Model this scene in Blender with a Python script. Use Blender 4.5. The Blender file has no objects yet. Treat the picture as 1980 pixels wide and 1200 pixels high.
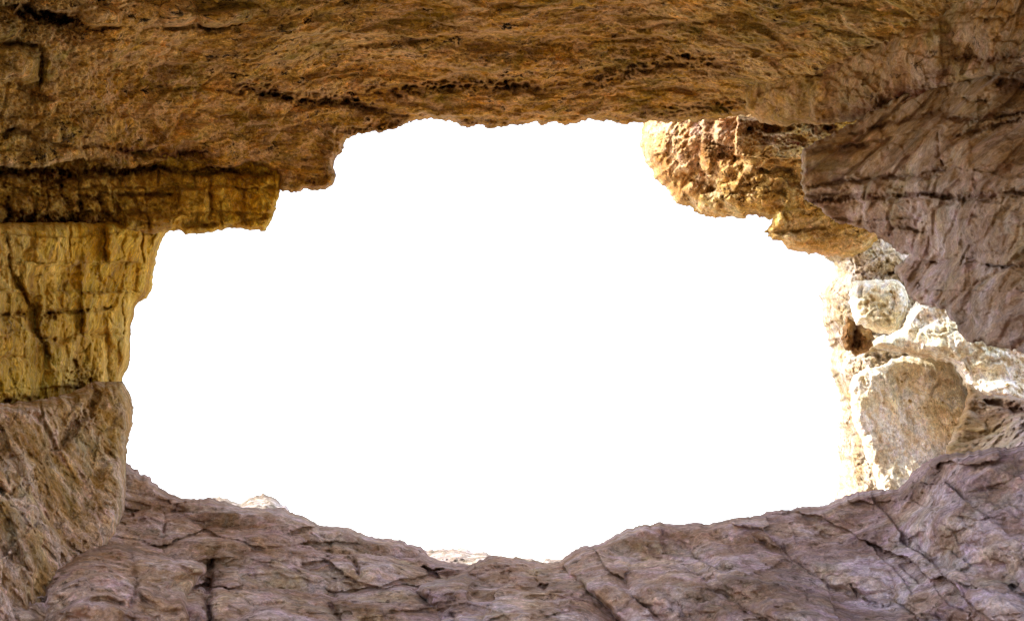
import bpy, math, random
import numpy as np
C = bpy.context.scene
SEED = 7
# ------------------------------------------------------------------ camera, sky, sun, exposure
W0, H0, FPX, TILT = 1980.0, 1200.0, 1554.0, math.radians(20.0)
CAM = np.array([0.0, 0.0, 1.6])
cam = bpy.data.cameras.new('camera')
cam.sensor_width = 36.0
cam.lens = 36.0 * FPX / W0
cam.clip_start, cam.clip_end = 0.05, 3000
co = bpy.data.objects.new('camera', cam)
co.location = CAM
co.rotation_euler = (math.pi / 2 + TILT, 0, 0)
C.collection.objects.link(co)
C.camera = co

SUN_AZ, SUN_EL = math.radians(-80), math.radians(40)      # azimuth from +Y (view), negative = left
world = bpy.data.worlds.new('World')
C.world = world
world.use_nodes = True
wn = world.node_tree
bg = wn.nodes['Background']
sky = wn.nodes.new('ShaderNodeTexSky')
sky.sky_type = 'NISHITA'
sky.sun_disc = False
sky.sun_elevation = SUN_EL
sky.sun_rotation = SUN_AZ
sky.dust_density = 2.0
haze = wn.nodes.new('ShaderNodeMix'); haze.data_type = 'RGBA'       # bright milky sky
haze.inputs[0].default_value = 0.4; haze.inputs[7].default_value = (4.5, 4.5, 4.6, 1)
wn.links.new(sky.outputs[0], haze.inputs[6]); wn.links.new(haze.outputs[2], bg.inputs[0])
bg.inputs[1].default_value = 0.15
sl = bpy.data.lights.new('sun', 'SUN')
sl.energy = 1.5
sl.angle = math.radians(0.5)
sl.color = (1.0, 0.95, 0.89)
so = bpy.data.objects.new('sun', sl)
C.collection.objects.link(so)
sd = np.array([math.sin(SUN_AZ) * math.cos(SUN_EL), math.cos(SUN_AZ) * math.cos(SUN_EL), math.sin(SUN_EL)])
from mathutils import Vector
so.rotation_euler = Vector(sd).to_track_quat('Z', 'Y').to_euler()
so.location = (-10, 4, 20)
C.view_settings.view_transform = 'Standard'
C.view_settings.look = 'None'
C.view_settings.exposure = 2.25
C.view_settings.gamma = 1.0
C.cycles.max_bounces = 8
C.cycles.diffuse_bounces = 5

# ------------------------------------------------------------------ noise
rng = np.random.RandomState(SEED)
PERM = rng.permutation(4096).astype(np.int64)
def hsh(i, j, k=0):
    return PERM[(PERM[(PERM[i & 4095] + j) & 4095] + k) & 4095]
GR = rng.normal(size=(4096, 3)); GR /= np.linalg.norm(GR, axis=1)[:, None]
RV = rng.rand(4096, 4)
def perlin(p):
    f = np.floor(p); i = f.astype(np.int64); d = p - f
    u = d * d * d * (d * (d * 6 - 15) + 10)
    out = 0
    for a in (0, 1):
        wx = u[:, 0] if a else 1 - u[:, 0]
        for b in (0, 1):
            wy = u[:, 1] if b else 1 - u[:, 1]
            for c in (0, 1):
                wz = u[:, 2] if c else 1 - u[:, 2]
                g = GR[hsh(i[:, 0] + a, i[:, 1] + b, i[:, 2] + c)]
                out = out + wx * wy * wz * (g[:, 0] * (d[:, 0] - a) + g[:, 1] * (d[:, 1] - b) + g[:, 2] * (d[:, 2] - c))
    return out * 1.5
def fbm(p, octv=4, gain=0.5, ridge=False):
    s, a, t = 0, 1.0, 0
    for o in range(octv):
        n = perlin(p + o * 17.3)
        if ridge: n = 1 - 2 * np.abs(n) * 1.4
        s = s + a * n; t += a; a *= gain; p = p * 2.03
    return s / t
def worley(p):
    """F1, F2 and four random numbers of the nearest cell plus the offset to its centre"""
    i = np.floor(p).astype(np.int64)
    n = len(p); f1 = np.full(n, 9.0); f2 = np.full(n, 9.0)
    idc = np.zeros(n, np.int64); off = np.zeros((n, 3))
    for a in (-1, 0, 1):
        for b in (-1, 0, 1):
            for c in (-1, 0, 1):
                h = hsh(i[:, 0] + a, i[:, 1] + b, i[:, 2] + c)
                r = RV[h]
                cx = np.stack([i[:, 0] + a + r[:, 0], i[:, 1] + b + r[:, 1], i[:, 2] + c + r[:, 2]], 1)
                dv = p - cx
                d = np.sqrt((dv ** 2).sum(1))
                m = d < f1
                f2 = np.where(m, f1, np.minimum(f2, d))
                f1 = np.where(m, d, f1); idc = np.where(m, h, idc); off[m] = dv[m]
    return f1, f2, idc, off
def sstep(a, b, x):
    t = np.clip((x - a) / (b - a), 0, 1); return t * t * (3 - 2 * t)

# ------------------------------------------------------------------ geometry helpers
ct, st = math.cos(TILT), math.sin(TILT)
def place(px, py, w):
    """a point seen in direction (px, py), w metres out along the view axis"""
    x = (px - W0 / 2) / FPX * w
    v = (H0 / 2 - py) / FPX * w
    return np.stack([x, CAM[1] + w * ct - v * st, CAM[2] + w * st + v * ct], 1)
def rbf(ctrl, px, py):
    c = np.array(ctrl, float)
    P = c[:, :2] / 500.0
    n = len(P)
    K = np.sqrt(((P[:, None] - P[None]) ** 2).sum(2) + 0.02)
    A = np.zeros((n + 3, n + 3)); A[:n, :n] = K; A[:n, n] = 1; A[:n, n + 1:] = P
    A[n, :n] = 1; A[n + 1:, :n] = P.T
    s = np.linalg.solve(A + np.eye(n + 3) * 1e-9, np.concatenate([c[:, 2], [0, 0, 0]]))
    q = np.stack([px, py], 1) / 500.0
    out = s[n] + q @ s[n + 1:]
    for k in range(n):
        out = out + s[k] * np.sqrt((q[:, 0] - P[k, 0]) ** 2 + (q[:, 1] - P[k, 1]) ** 2 + 0.02)
    return out
def jag(poly, amp, rs, lim=14.0):
    """break a traced outline into small rock chips"""
    pts = [np.array(p, float) for p in poly]
    out = []
    def rec(a, b):
        d = b - a; L = math.hypot(*d)
        if L < 3.0 or L > 400: out.append(a); return
        m = (a + b) / 2 + np.array([-d[1], d[0]]) / L * rs.normal() * amp * min(L, lim) / lim
        rec(a, m); rec(m, b)
    for i in range(len(pts)): rec(pts[i], pts[(i + 1) % len(pts)])
    return np.array(out)
def seg_dist(px, py, A, B, closed_sign=None):
    """distance, nearest point, signed side for a set of segments A->B"""
    n = len(px); best = np.full(n, 1e18); nx = np.zeros(n); ny = np.zeros(n); side = np.zeros(n); tt = np.zeros(n)
    for k in range(len(A)):
        ax, ay = A[k]; bx, by = B[k]; dx, dy = bx - ax, by - ay
        L2 = dx * dx + dy * dy + 1e-12
        t = np.clip(((px - ax) * dx + (py - ay) * dy) / L2, 0, 1)
        qx = ax + t * dx; qy = ay + t * dy
        d = (px - qx) ** 2 + (py - qy) ** 2
        m = d < best
        best[m] = d[m]; nx[m] = qx[m]; ny[m] = qy[m]
        side[m] = (dx * (py[m] - ay) - dy * (px[m] - ax))
        tt[m] = (k + t[m]) / len(A)
    return np.sqrt(best), nx, ny, side, tt
def inside(px, py, P):
    r = np.zeros(len(px), bool); n = len(P)
    for i in range(n):
        x0, y0 = P[i]; x1, y1 = P[(i + 1) % n]
        if y0 == y1: continue
        m = (y0 > py) != (y1 > py)
        if not m.any(): continue
        xi = x0 + (py - y0) * (x1 - x0) / (y1 - y0)
        r ^= m & (px < xi)
    return r
def axis(lo, hi, f0, f1, fine, coarse):
    a = [lo]
    while a[-1] < hi:
        x = a[-1]
        s = fine if f0 <= x <= f1 else min(coarse, fine + max(f0 - x, x - f1) * 0.12)
        a.append(x + max(s, fine))
    return np.array(a)

def sheet_mesh(poly, depth, disp, step, roll_px, roll_m, back, seed, jagamp, soft):
    rs = np.random.RandomState(seed)
    P = jag(poly, jagamp, rs)
    x0, y0 = P.min(0); x1, y1 = P.max(0)
    X = axis(x0 - 2, x1 + 2, -20, 2000, step, 30); Y = axis(y0 - 2, y1 + 2, -20, 1220, step, 30)
    gx, gy = np.meshgrid(X, Y); shp = gx.shape
    gx = gx.ravel(); gy = gy.ravel()
    ins = inside(gx, gy, P)
    I = ins.reshape(shp)
    cell = I[:-1, :-1] | I[1:, :-1] | I[:-1, 1:] | I[1:, 1:]
    need = np.zeros(shp, bool)
    need[:-1, :-1] |= cell; need[1:, :-1] |= cell; need[:-1, 1:] |= cell; need[1:, 1:] |= cell
    nd = need.ravel()
    idx = np.full(len(gx), -1); idx[nd] = np.arange(nd.sum())
    px, py = gx[nd], gy[nd]; inn = ins[nd]
    # distance to the outline: coarse for the roll, exact near the edge
    Pc = P[::4] if len(P) > 200 else P
    dist, nx, ny, _, _ = seg_dist(px, py, Pc, np.roll(Pc, -1, 0))
    near = np.where((dist < 16) | ~inn)[0]
    if len(near):
        d2, nx2, ny2, _, _ = seg_dist(px[near], py[near], P, np.roll(P, -1, 0))
        dist[near] = d2
        o = near[~inn[near]]; sel = ~inn[near]
        px[o] = nx2[sel]; py[o] = ny2[sel]; dist[o] = 0
    w0 = depth(px, py)
    p0 = place(px, py, w0)
    u = np.clip(dist / roll_px, 0, 1)
    rollv = roll_m * (1 - np.sqrt(np.clip(1 - (1 - u) ** 2, 0, 1)))
    dsp, rust_shade = disp(px, py, p0, dist)
    w = w0 + rollv - dsp * (soft + (1 - soft) * sstep(0, roll_px, dist))
    w = np.maximum(w, 0.6)
    V = place(px, py, w)
    ci, cj = np.where(cell)
    ncol = shp[1]
    q = np.stack([ci * ncol + cj, (ci + 1) * ncol + cj, (ci + 1) * ncol + cj + 1, ci * ncol + cj + 1], 1)
    F = idx[q]
    # back of the body, coarse, sharing the rim
    bd = np.maximum(back(px, py), w0 + roll_m * 0.6 + 0.25)
    wb = w + (np.maximum(bd, w + 0.12) - w) * sstep(0, 60, dist) + 0.0
    Vb = place(px, py, wb)
    rim = dist <= 1e-9
    bi = np.arange(len(px)); nb = (~rim).sum()
    bmap = bi.copy(); bmap[~rim] = len(px) + np.arange(nb)
    # coarse back: keep every 4th cell away from the rim would need stitching, so keep it whole
    Fb = bmap[F][:, ::-1]
    allrim = rim[F].all(1)
    Vall = np.concatenate([V, Vb[~rim]]); Fall = np.concatenate([F[~allrim], Fb[~allrim]])
    rust_shade = np.concatenate([rust_shade, np.zeros(nb)])
    pxa = np.concatenate([px, px[~rim]]); pya = np.concatenate([py, py[~rim]])
    return Vall, Fall, rust_shade, pxa, pya

def to_object(name, V, F, mat, attrs):
    lo = V.min(0); hi = V.max(0)
    org = np.array([(lo[0] + hi[0]) / 2, (lo[1] + hi[1]) / 2, lo[2]])
    me = bpy.data.meshes.new(name)
    me.vertices.add(len(V)); me.vertices.foreach_set('co', (V - org).astype(np.float32).ravel())
    me.loops.add(F.size); me.loops.foreach_set('vertex_index', F.astype(np.int32).ravel())
    me.polygons.add(len(F))
    me.polygons.foreach_set('loop_start', np.arange(0, F.size, F.shape[1], dtype=np.int32))
    me.polygons.foreach_set('use_smooth', np.ones(len(F), bool))
    for k, v in attrs.items():
        a = me.attributes.new(k, 'FLOAT', 'POINT'); a.data.foreach_set('value', v.astype(np.float32))
    a = me.attributes.new('rock_pos', 'FLOAT_VECTOR', 'POINT'); a.data.foreach_set('vector', V.astype(np.float32).ravel())
    me.update(calc_edges=True); me.validate()
    me.materials.append(mat)
    o = bpy.data.objects.new(name, me); o.location = org
    C.collection.objects.link(o)
    return o

# ------------------------------------------------------------------ material
ALB = 0.86
def rock_material(name, A, B, rust_shade=(0.16, 0.035, 0.008), stretch=(1, 1, 1), scale=1.0, veins=0.25, speck=0.5, bump=1.0, lichen=0.3, lich_col=(0.06, 0.045, 0.015), hue=0.7, gain=1.0, mott=1.0):
    m = bpy.data.materials.new(name); m.use_nodes = True
    adj = lambda c: tuple(min(0.9, gain * ALB * (x ** 1.32)) for x in c)
    A = [adj(c) for c in A]; B = [adj(c) for c in B]; lich_col = adj(lich_col); rust_shade = adj(rust_shade)
    nt = m.node_tree; N = nt.nodes; L = nt.links
    bs = N['Principled BSDF']; bs.inputs['Roughness'].default_value = 0.92
    bs.inputs['Specular IOR Level'].default_value = 0.15
    at = N.new('ShaderNodeAttribute'); at.attribute_name = 'rock_pos'
    mp = N.new('ShaderNodeMapping'); L.new(at.outputs['Vector'], mp.inputs[0])
    mp.inputs['Scale'].default_value = [s * scale for s in stretch]
    mp.inputs['Rotation'].default_value = (0.12, 0.06, 0)
    def noise(sc, det=6, rough=0.6, dist=0.0, vec=None, typ='FBM'):
        n = N.new('ShaderNodeTexNoise'); n.inputs['Scale'].default_value = sc
        n.inputs['Detail'].default_value = det; n.inputs['Roughness'].default_value = rough
        n.inputs['Distortion'].default_value = dist
        L.new((vec or mp).outputs[0], n.inputs['Vector']); return n.outputs['Fac']
    def ramp(f, stops):
        r = N.new('ShaderNodeValToRGB'); L.new(f, r.inputs[0])
        e = r.color_ramp.elements
        while len(e) < len(stops): e.new(0.5)
        for k, (p, c) in enumerate(stops):
            e[k].position = p; e[k].color = (*c, 1) if len(c) == 3 else c
        return r.outputs[0]
    def g(v): return (v, v, v)
    def mix(f, a, b, typ='MIX'):
        x = N.new('ShaderNodeMix'); x.data_type = 'RGBA'; x.blend_type = typ
        for s, v in ((x.inputs[0], f), (x.inputs[6], a), (x.inputs[7], b)):
            if isinstance(v, (int, float)): s.default_value = v
            elif isinstance(v, tuple): s.default_value = (*v, 1)
            else: L.new(v, s)
        return x.outputs[2]
    n1 = noise(1.1, 8, 0.68, 0.6)
    cA = ramp(n1, [(0.38, A[0]), (0.48, A[1]), (0.58, A[2])])
    cB = ramp(n1, [(0.38, B[0]), (0.48, B[1]), (0.58, B[2])])
    tone = N.new('ShaderNodeAttribute'); tone.attribute_name = 'tone'
    col = mix(tone.outputs['Fac'], cA, cB)
    # finer mottling: darker and paler flecks
    n6 = noise(13.0, 7, 0.78, 0.4)
    col = mix(1.0, col, ramp(n6, [(0.34, g(1 - 0.58 * mott)), (0.46, g(1 - 0.16 * mott)), (0.55, g(1 + 0.12 * mott)), (0.67, g(1 + 0.7 * mott))]), 'MULTIPLY')
    n7 = noise(2.6, 6, 0.65, 0.8); n8 = noise(5.5, 6, 0.7, 0.5); n9 = noise(1.9, 5, 0.62, 0.3)
    col = mix(ramp(n7, [(0.46, g(0)), (0.60, g(hue))]), col, mix(1.0, col, (1.10, 0.95, 0.52), 'MULTIPLY'))
    col = mix(ramp(n8, [(0.50, g(0)), (0.62, g(hue))]), col, mix(1.0, col, (1.22, 1.08, 1.35), 'MULTIPLY'))
    col = mix(ramp(n9, [(0.50, g(0)), (0.62, g(hue))]), col, mix(1.0, col, (0.60, 0.66, 0.45), 'MULTIPLY'))
    # patchy mineral drift, finer
    n2 = noise(4.5, 8, 0.7, 0.3)
    col = mix(ramp(n2, [(0.48, g(0)), (0.60, g(0.75))]), col, mix(tone.outputs['Fac'], A[3], B[3]))
    # dark lichen / manganese spots
    n3 = noise(9.0, 6, 0.72)
    n3b = noise(1.7, 3, 0.5)
    lm = mix(1.0, ramp(n3, [(0.555, g(0)), (0.63, g(1))]), ramp(n3b, [(0.42, g(0)), (0.6, g(lichen * 1.6))]), 'MULTIPLY')
    col = mix(lm, col, lich_col)
    # pale calcite threads
    n4 = noise(3.2, 5, 0.6, 1.2)
    vn = ramp(n4, [(0.485, g(0)), (0.5, g(veins)), (0.515, g(0))])
    col = mix(vn, col, adj((0.74, 0.66, 0.54)))
    # grain
    n5 = noise(38.0, 5, 0.75)
    sp = ramp(n5, [(0.30, g(1 - speck)), (0.5, g(1.0)), (0.70, g(1 + speck * 0.7))])
    col = mix(1.0, col, sp, 'MULTIPLY')
    # iron stain along seams, dark enough to paint shade into the crevices too
    ra = N.new('ShaderNodeAttribute'); ra.attribute_name = 'rust_shade'
    rm = mix(1.0, ra.outputs['Color'], ramp(n2, [(0.38, g(0.2)), (0.6, g(1))]), 'MULTIPLY')
    col = mix(rm, col, rust_shade)
    L.new(col, bs.inputs['Base Color'])
    # relief below the mesh's own
    wv = N.new('ShaderNodeTexVoronoi'); wv.inputs['Scale'].default_value = 16; L.new(mp.outputs[0], wv.inputs['Vector'])
    b1 = N.new('ShaderNodeBump'); b1.inputs['Strength'].default_value = 0.55 * bump; b1.inputs['Distance'].default_value = 0.03
    L.new(n3, b1.inputs['Height'])
    b2 = N.new('ShaderNodeBump'); b2.inputs['Strength'].default_value = 0.6 * bump; b2.inputs['Distance'].default_value = 0.012
    L.new(n5, b2.inputs['Height']); L.new(b1.outputs[0], b2.inputs['Normal'])
    b3 = N.new('ShaderNodeBump'); b3.inputs['Strength'].default_value = 0.35 * bump; b3.inputs['Distance'].default_value = 0.02
    L.new(wv.outputs['Distance'], b3.inputs['Height']); L.new(b2.outputs[0], b3.inputs['Normal'])
    L.new(b3.outputs[0], bs.inputs['Normal'])
    return m

# ------------------------------------------------------------------ displacement recipe
# features: ('crack', pts, width_px, depth_m, rust) ('step', pts, reach_px, height_m) ('lump', cx, cy, rx, ry, angle_deg, height_m, power)
def recipe(feats=(), low=(0.25, 0.6), blocks=(), strata=None, pits=(), ridge=None, fine=0.012, lumps3=None, seed=0, warp=5.0, stretch=(1, 1, 1), pillows=(), bricks=()):
    def f(px, py, p, dist):
        n = len(px); o = seed * 3.71
        S = np.array(stretch)
        wv = np.stack([px, py, np.zeros(n)], 1)
        wx = px + warp * fbm(wv / 34.0 + o, 3) * 2 ; wy = py + warp * fbm(wv / 34.0 + o + 50, 3) * 2
        d = low[0] * fbm(p * low[1] + o, 3)
        rust_shade = np.zeros(n)
        q = p + 0.10 * np.stack([fbm(p * 2.2 + o, 3), fbm(p * 2.2 + 9 + o, 3), fbm(p * 2.2 + 31 + o, 3)], 1)
        for (sx, sy, sz, amp, tilt, ck) in blocks:
            sc = np.array([sx, sy, sz])
            f1, f2, h, off = worley(q / sc + o)
            r = RV[h]
            b = amp * (r[:, 0] - 0.5) * 2 + tilt * ((r[:, 1] - .5) * off[:, 0] + (r[:, 2] - .5) * off[:, 2] + (r[:, 3] - .5) * off[:, 1]) * 2
            e = np.clip((f2 - f1), 0, 1)
            d = d + b * sstep(0.0, 0.10, e) - ck * np.exp(-(e / 0.045) ** 2) * (0.4 + r[:, 3])
        for (sx, sy, amp, an, ck) in pillows:
            a = math.radians(an)
            ux = (wx * math.cos(a) + wy * math.sin(a)) / sx; uy = (-wx * math.sin(a) + wy * math.cos(a)) / sy
            wq = np.stack([ux, uy, np.full(n, 0.5 + o)], 1)
            wq[:, :2] += 0.25 * np.stack([fbm(wq * 1.3 + 7, 3), fbm(wq * 1.3 + 27, 3)], 1)
            f1, f2, h, off = worley(wq)
            r = RV[h]
            d = d + amp * ((r[:, 1] - 0.5) * 1.2 + np.sqrt(np.clip(1 - f1 ** 2 * 0.9, 0, 1)) + (r[:, 2] - .6) * off[:, 1] * 1.2) - ck * np.exp(-((f2 - f1) / 0.05) ** 2) * (r[:, 3] > 0.35)
        for (hp, lp, amp, gr, gw) in bricks:
            v = wy / hp + 0.22 * np.sin(wy / hp * 2.1 + o) + 0.15 * fbm(wv / 90 + o, 2); kr = np.floor(v); fv = v - kr
            hk = hsh(kr.astype(np.int64) + int(seed) * 5, np.int64(3)); jit = RV[hk][:, 0]
            u = wx / (lp * (0.6 + 0.9 * RV[hk][:, 1])) + jit * 7; ku = np.floor(u); fu = u - ku
            hb = hsh(kr.astype(np.int64), ku.astype(np.int64) + int(seed) * 9, np.int64(1)); r = RV[hb]
            ev = np.minimum(fv, 1 - fv) * hp; eu = np.minimum(fu, 1 - fu) * lp
            on = 0.3 + 0.7 * (r[:, 3] > 0.4)
            g = np.maximum(np.exp(-(ev / gw) ** 2), np.exp(-(eu / gw) ** 2) * on)
            rd = np.minimum(sstep(0, gw * 4, ev), sstep(0, gw * 4, eu))
            d = d + amp * ((r[:, 0] - 0.5) * 2 * rd + (r[:, 1] - .5) * (fu - .5) * 2 + (r[:, 2] - .5) * (fv - .5) * 1.5) - gr * g * (0.3 + r[:, 2])
        if strata:
            h, amp, dip = strata
            z = (q[:, 2] + dip[0] * p[:, 0] + dip[1] * p[:, 1]) / h + 0.8 * fbm(p * 0.5 + o, 2)
            k = np.floor(z); fr = z - k
            rr = RV[hsh(k.astype(np.int64), np.int64(seed))][:, 0]; r2 = RV[hsh(k.astype(np.int64) + 1, np.int64(seed))][:, 0]
            prof = rr + (r2 - rr) * sstep(0.82, 1.0, fr)
            mask = sstep(-0.25, 0.2, fbm(p * 0.8 + 70 + o, 2))
            d = d + amp * (prof - 0.5) * 2 * (0.35 + 0.65 * mask) - amp * 0.9 * np.exp(-((fr - 0.9) / 0.07) ** 2) * mask
        if ridge:
            d = d + ridge[0] * fbm(q * S * ridge[1] + o, 5, 0.55, True)
        for (sc, amp, th) in pits:
            f1, f2, h, off = worley(q * S / sc + o + 5)
            on = RV[h][:, 3] < th
            reg = sstep(-0.15, 0.25, fbm(p * 1.3 + 40 + o, 2))
            d = d - amp * on * (0.5 + RV[h][:, 1]) * np.clip(1 - (f1 / 0.42) ** 2, 0, 1) ** 0.7 * reg
        if lumps3:
            f1, f2, h, off = worley(q / lumps3[0] + o + 11)
            d = d + lumps3[1] * np.sqrt(np.clip(1 - f1 ** 2, 0, 1)) * (0.5 + RV[h][:, 2])
        for ft in feats:
            if ft[0] == 'crack':
                _, pts, wd, dp, ru = ft
                A = np.array(pts, float)
                bb = (px > A[:, 0].min() - wd * 5 - 20) & (px < A[:, 0].max() + wd * 5 + 20) & (py > A[:, 1].min() - wd * 5 - 20) & (py < A[:, 1].max() + wd * 5 + 20)
                ii = np.where(bb)[0]
                if not len(ii): continue
                dd, _, _, sd_, tt = seg_dist(wx[ii], wy[ii], A[:-1], A[1:])
                fw = fbm(np.stack([px[ii] / 7.0, py[ii] / 7.0, 0 * px[ii] + 3], 1) + o, 4, 0.7)
                dd = np.abs(dd + fw * min(wd * 0.9, 3.5))
                brk = 0.35 + 0.65 * sstep(-0.22, 0.12, fbm(np.stack([px[ii] / 28.0, py[ii] / 28.0, 0 * px[ii] + 9], 1) + o, 3))
                wloc = wd * (0.45 + 1.1 * np.clip(fbm(wv[ii] / 45 + o + len(pts), 3) + 0.5, 0, 1)) * np.minimum(1, 0.25 + 6 * np.minimum(tt, 1 - tt))
                d[ii] += -dp * 0.75 * brk * np.exp(-(dd / wloc) ** 3 * 0.7) - dp * 0.22 * np.exp(-(dd / (wd * 3.0)) ** 2) + dp * 0.3 * fw * np.exp(-(dd / (wd * 3.5)) ** 2)
                rust_shade[ii] = np.maximum(rust_shade[ii], ru * np.exp(-(dd / (wd * 1.7)) ** 2))
            elif ft[0] == 'band':
                _, pts, wd, dp, sx, sy, ru = ft
                A = np.array(pts, float)
                dd, _, _, _, tt = seg_dist(wx, wy, A[:-1], A[1:])
                ii = np.where(dd < wd * 2.5)[0]
                if not len(ii): continue
                rust_shade[ii] = np.maximum(rust_shade[ii], ru * np.exp(-(dd[ii] / wd) ** 2))  # stain colour also darkens the pitted crevice like shade
                e = np.exp(-(dd[ii] / wd) ** 2) * np.minimum(1, 6 * np.minimum(tt[ii], 1 - tt[ii]))
                f1, f2, h, off = worley(np.stack([wx[ii] / sx, wy[ii] / sy, 0 * ii + 0.5], 1) + o)
                f3, _, h3, _ = worley(np.stack([wx[ii] / sx * 2.3, wy[ii] / sy * 2.3, 0 * ii + 0.5], 1) + o + 7)
                d[ii] -= e * dp * (np.clip(1 - (f1 / 0.55) ** 2, 0, 1) * (RV[h][:, 1] > 0.35) * (0.4 + RV[h][:, 2]) + 0.45 * np.clip(1 - (f3 / 0.5) ** 2, 0, 1) * (RV[h3][:, 1] > 0.4) + 0.25)
            elif ft[0] == 'step':
                _, pts, reach, hh = ft
                A = np.array(pts, float)
                dd, _, _, sd_, tt = seg_dist(wx, wy, A[:-1], A[1:])
                s = np.where(sd_ > 0, 1.0, -1.0) * dd
                d += hh * sstep(-1.5, 2.5, s) * np.exp(-np.clip(s, 0, None) / reach) * np.minimum(1, 8 * np.minimum(tt, 1 - tt) + 0.05)
            elif ft[0] == 'lump':
                _, cx, cy, rx, ry, an, hh, pw = ft
                a = math.radians(an); ux = (wx - cx) * math.cos(a) + (wy - cy) * math.sin(a); uy = -(wx - cx) * math.sin(a) + (wy - cy) * math.cos(a)
                r = (np.abs(ux / rx) ** pw + np.abs(uy / ry) ** pw) ** (1.0 / pw)
                d += hh * np.sqrt(np.clip(1 - r * r, 0, 1))
            elif ft[0] == 'rust_shade':
                _, cx, cy, rx, ry, an, v = ft
                a = math.radians(an); ux = (wx - cx) * math.cos(a) + (wy - cy) * math.sin(a); uy = -(wx - cx) * math.sin(a) + (wy - cy) * math.cos(a)
                rust_shade = np.maximum(rust_shade, v * np.exp(-((ux / rx) ** 2 + (uy / ry) ** 2) * 1.5))
        d = d + fine * 2.2 * fbm(p * S * 8.0 + o, 5, 0.72) * 2 + fine * 1.3 * fbm(p * S * 5.0 + o + 20, 4, 0.6, True)
        return d, np.clip(rust_shade, 0, 1)
    return f

def rock(name, poly, ctrl, mat, disp, step=2.0, roll=(30, 0.5), back=None, tone=None, seed=1, jagamp=1.6, soft=0.35,
         label=None, cat=None, kind=None, group=None):
    dep = lambda x, y: np.maximum(rbf(ctrl, x, y), 1.0)
    if back is None: bk = lambda x, y: dep(x, y) + 1.2
    elif isinstance(back, tuple): bk = lambda x, y: np.minimum(dep(x, y) + back[0], back[1])
    elif callable(back): bk = back
    else: bk = lambda x, y: np.full(len(x), float(back))
    V, F, rust_shade, px, py = sheet_mesh(poly, dep, disp, step, roll[0], roll[1], bk, seed, jagamp, soft)
    tn = np.clip(rbf(tone, px, py), 0, 1) if tone else np.zeros(len(V))
    o = to_object(name, V, F, mat, {'rust_shade': rust_shade, 'tone': tn})
    if label: o['label'] = label
    if cat: o['category'] = cat
    if kind: o['kind'] = kind
    if group: o['group'] = group
    return o

# ------------------------------------------------------------------ materials
#            dark                 mid                 light               drift
M_roof = rock_material('warm_brown_limestone',
    [(0.32, 0.2, 0.045), (0.53, 0.365, 0.1), (0.66, 0.48, 0.2), (0.74, 0.54, 0.34)],
    [(0.34, 0.24, 0.08), (0.53, 0.41, 0.17), (0.67, 0.55, 0.32), (0.48, 0.34, 0.14)], stretch=(0.6, 1.0, 1.8), speck=0.8, lichen=1.0, hue=1.0, gain=1.12, mott=1.15)
M_ledge = rock_material('ochre_bedded_limestone',
    [(0.46, 0.30, 0.03), (0.72, 0.52, 0.07), (0.82, 0.64, 0.14), (0.72, 0.44, 0.04)],
    [(0.34, 0.2, 0.04), (0.52, 0.36, 0.09), (0.64, 0.47, 0.15), (0.45, 0.28, 0.06)], stretch=(1.6, 1.6, 1), speck=0.5, lichen=0.5)
M_wall = rock_material('yellow_limestone',
    [(0.42, 0.26, 0.02), (0.66, 0.46, 0.045), (0.78, 0.58, 0.11), (0.66, 0.4, 0.03)],
    [(0.45, 0.28, 0.05), (0.66, 0.48, 0.12), (0.8, 0.63, 0.26), (0.58, 0.37, 0.06)], stretch=(1.6, 1.6, 0.8), speck=0.4, lichen=0.3)
M_butt = rock_material('fawn_limestone',
    [(0.4, 0.25, 0.05), (0.6, 0.43, 0.19), (0.75, 0.59, 0.41), (0.46, 0.27, 0.04)],
    [(0.42, 0.27, 0.16), (0.65, 0.47, 0.38), (0.8, 0.64, 0.58), (0.5, 0.31, 0.14)], stretch=(1.8, 1.5, 0.8), speck=0.5, lichen=0.5, lich_col=(0.20, 0.11, 0.03))
M_floor = rock_material('skylight_mauve_limestone',
    [(0.42, 0.27, 0.18), (0.66, 0.48, 0.4), (0.8, 0.64, 0.58), (0.5, 0.32, 0.18)],
    [(0.38, 0.28, 0.28), (0.58, 0.46, 0.49), (0.74, 0.64, 0.7), (0.44, 0.3, 0.24)], stretch=(1, 1, 1.1), speck=0.4, lichen=0.5, hue=0.55, mott=0.85, gain=0.88, lich_col=(0.12, 0.07, 0.04))  # mauve carries bluish skylight painted into the rock colour
M_right = rock_material('grey_brown_limestone',
    [(0.36, 0.23, 0.11), (0.54, 0.4, 0.25), (0.66, 0.53, 0.38), (0.46, 0.3, 0.12)],
    [(0.38, 0.28, 0.22), (0.56, 0.45, 0.41), (0.69, 0.6, 0.58), (0.46, 0.33, 0.24)], stretch=(0.75, 0.6, 1.5), speck=0.4, lichen=0.35, lich_col=(0.10, 0.06, 0.03), hue=0.6, mott=0.6, gain=0.84)
M_lobe = rock_material('brown_to_grey_limestone',
    [(0.32, 0.20, 0.05), (0.52, 0.36, 0.12), (0.65, 0.48, 0.22), (0.70, 0.50, 0.30)],
    [(0.36, 0.25, 0.14), (0.54, 0.41, 0.29), (0.66, 0.54, 0.42), (0.46, 0.31, 0.15)], stretch=(0.65, 0.8, 1.6), speck=0.5, lichen=0.6, lich_col=(0.10, 0.06, 0.03), hue=0.8, mott=0.8, gain=0.9)
M_hang = rock_material('honey_travertine',
    [(0.5, 0.29, 0.12), (0.68, 0.48, 0.3), (0.78, 0.6, 0.44), (0.66, 0.42, 0.2)],
    [(0.44, 0.29, 0.07), (0.62, 0.47, 0.17), (0.74, 0.61, 0.34), (0.58, 0.37, 0.07)], stretch=(1, 1, 1), speck=0.7, lichen=1.0, gain=1.1, lich_col=(0.14, 0.08, 0.02))
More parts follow.
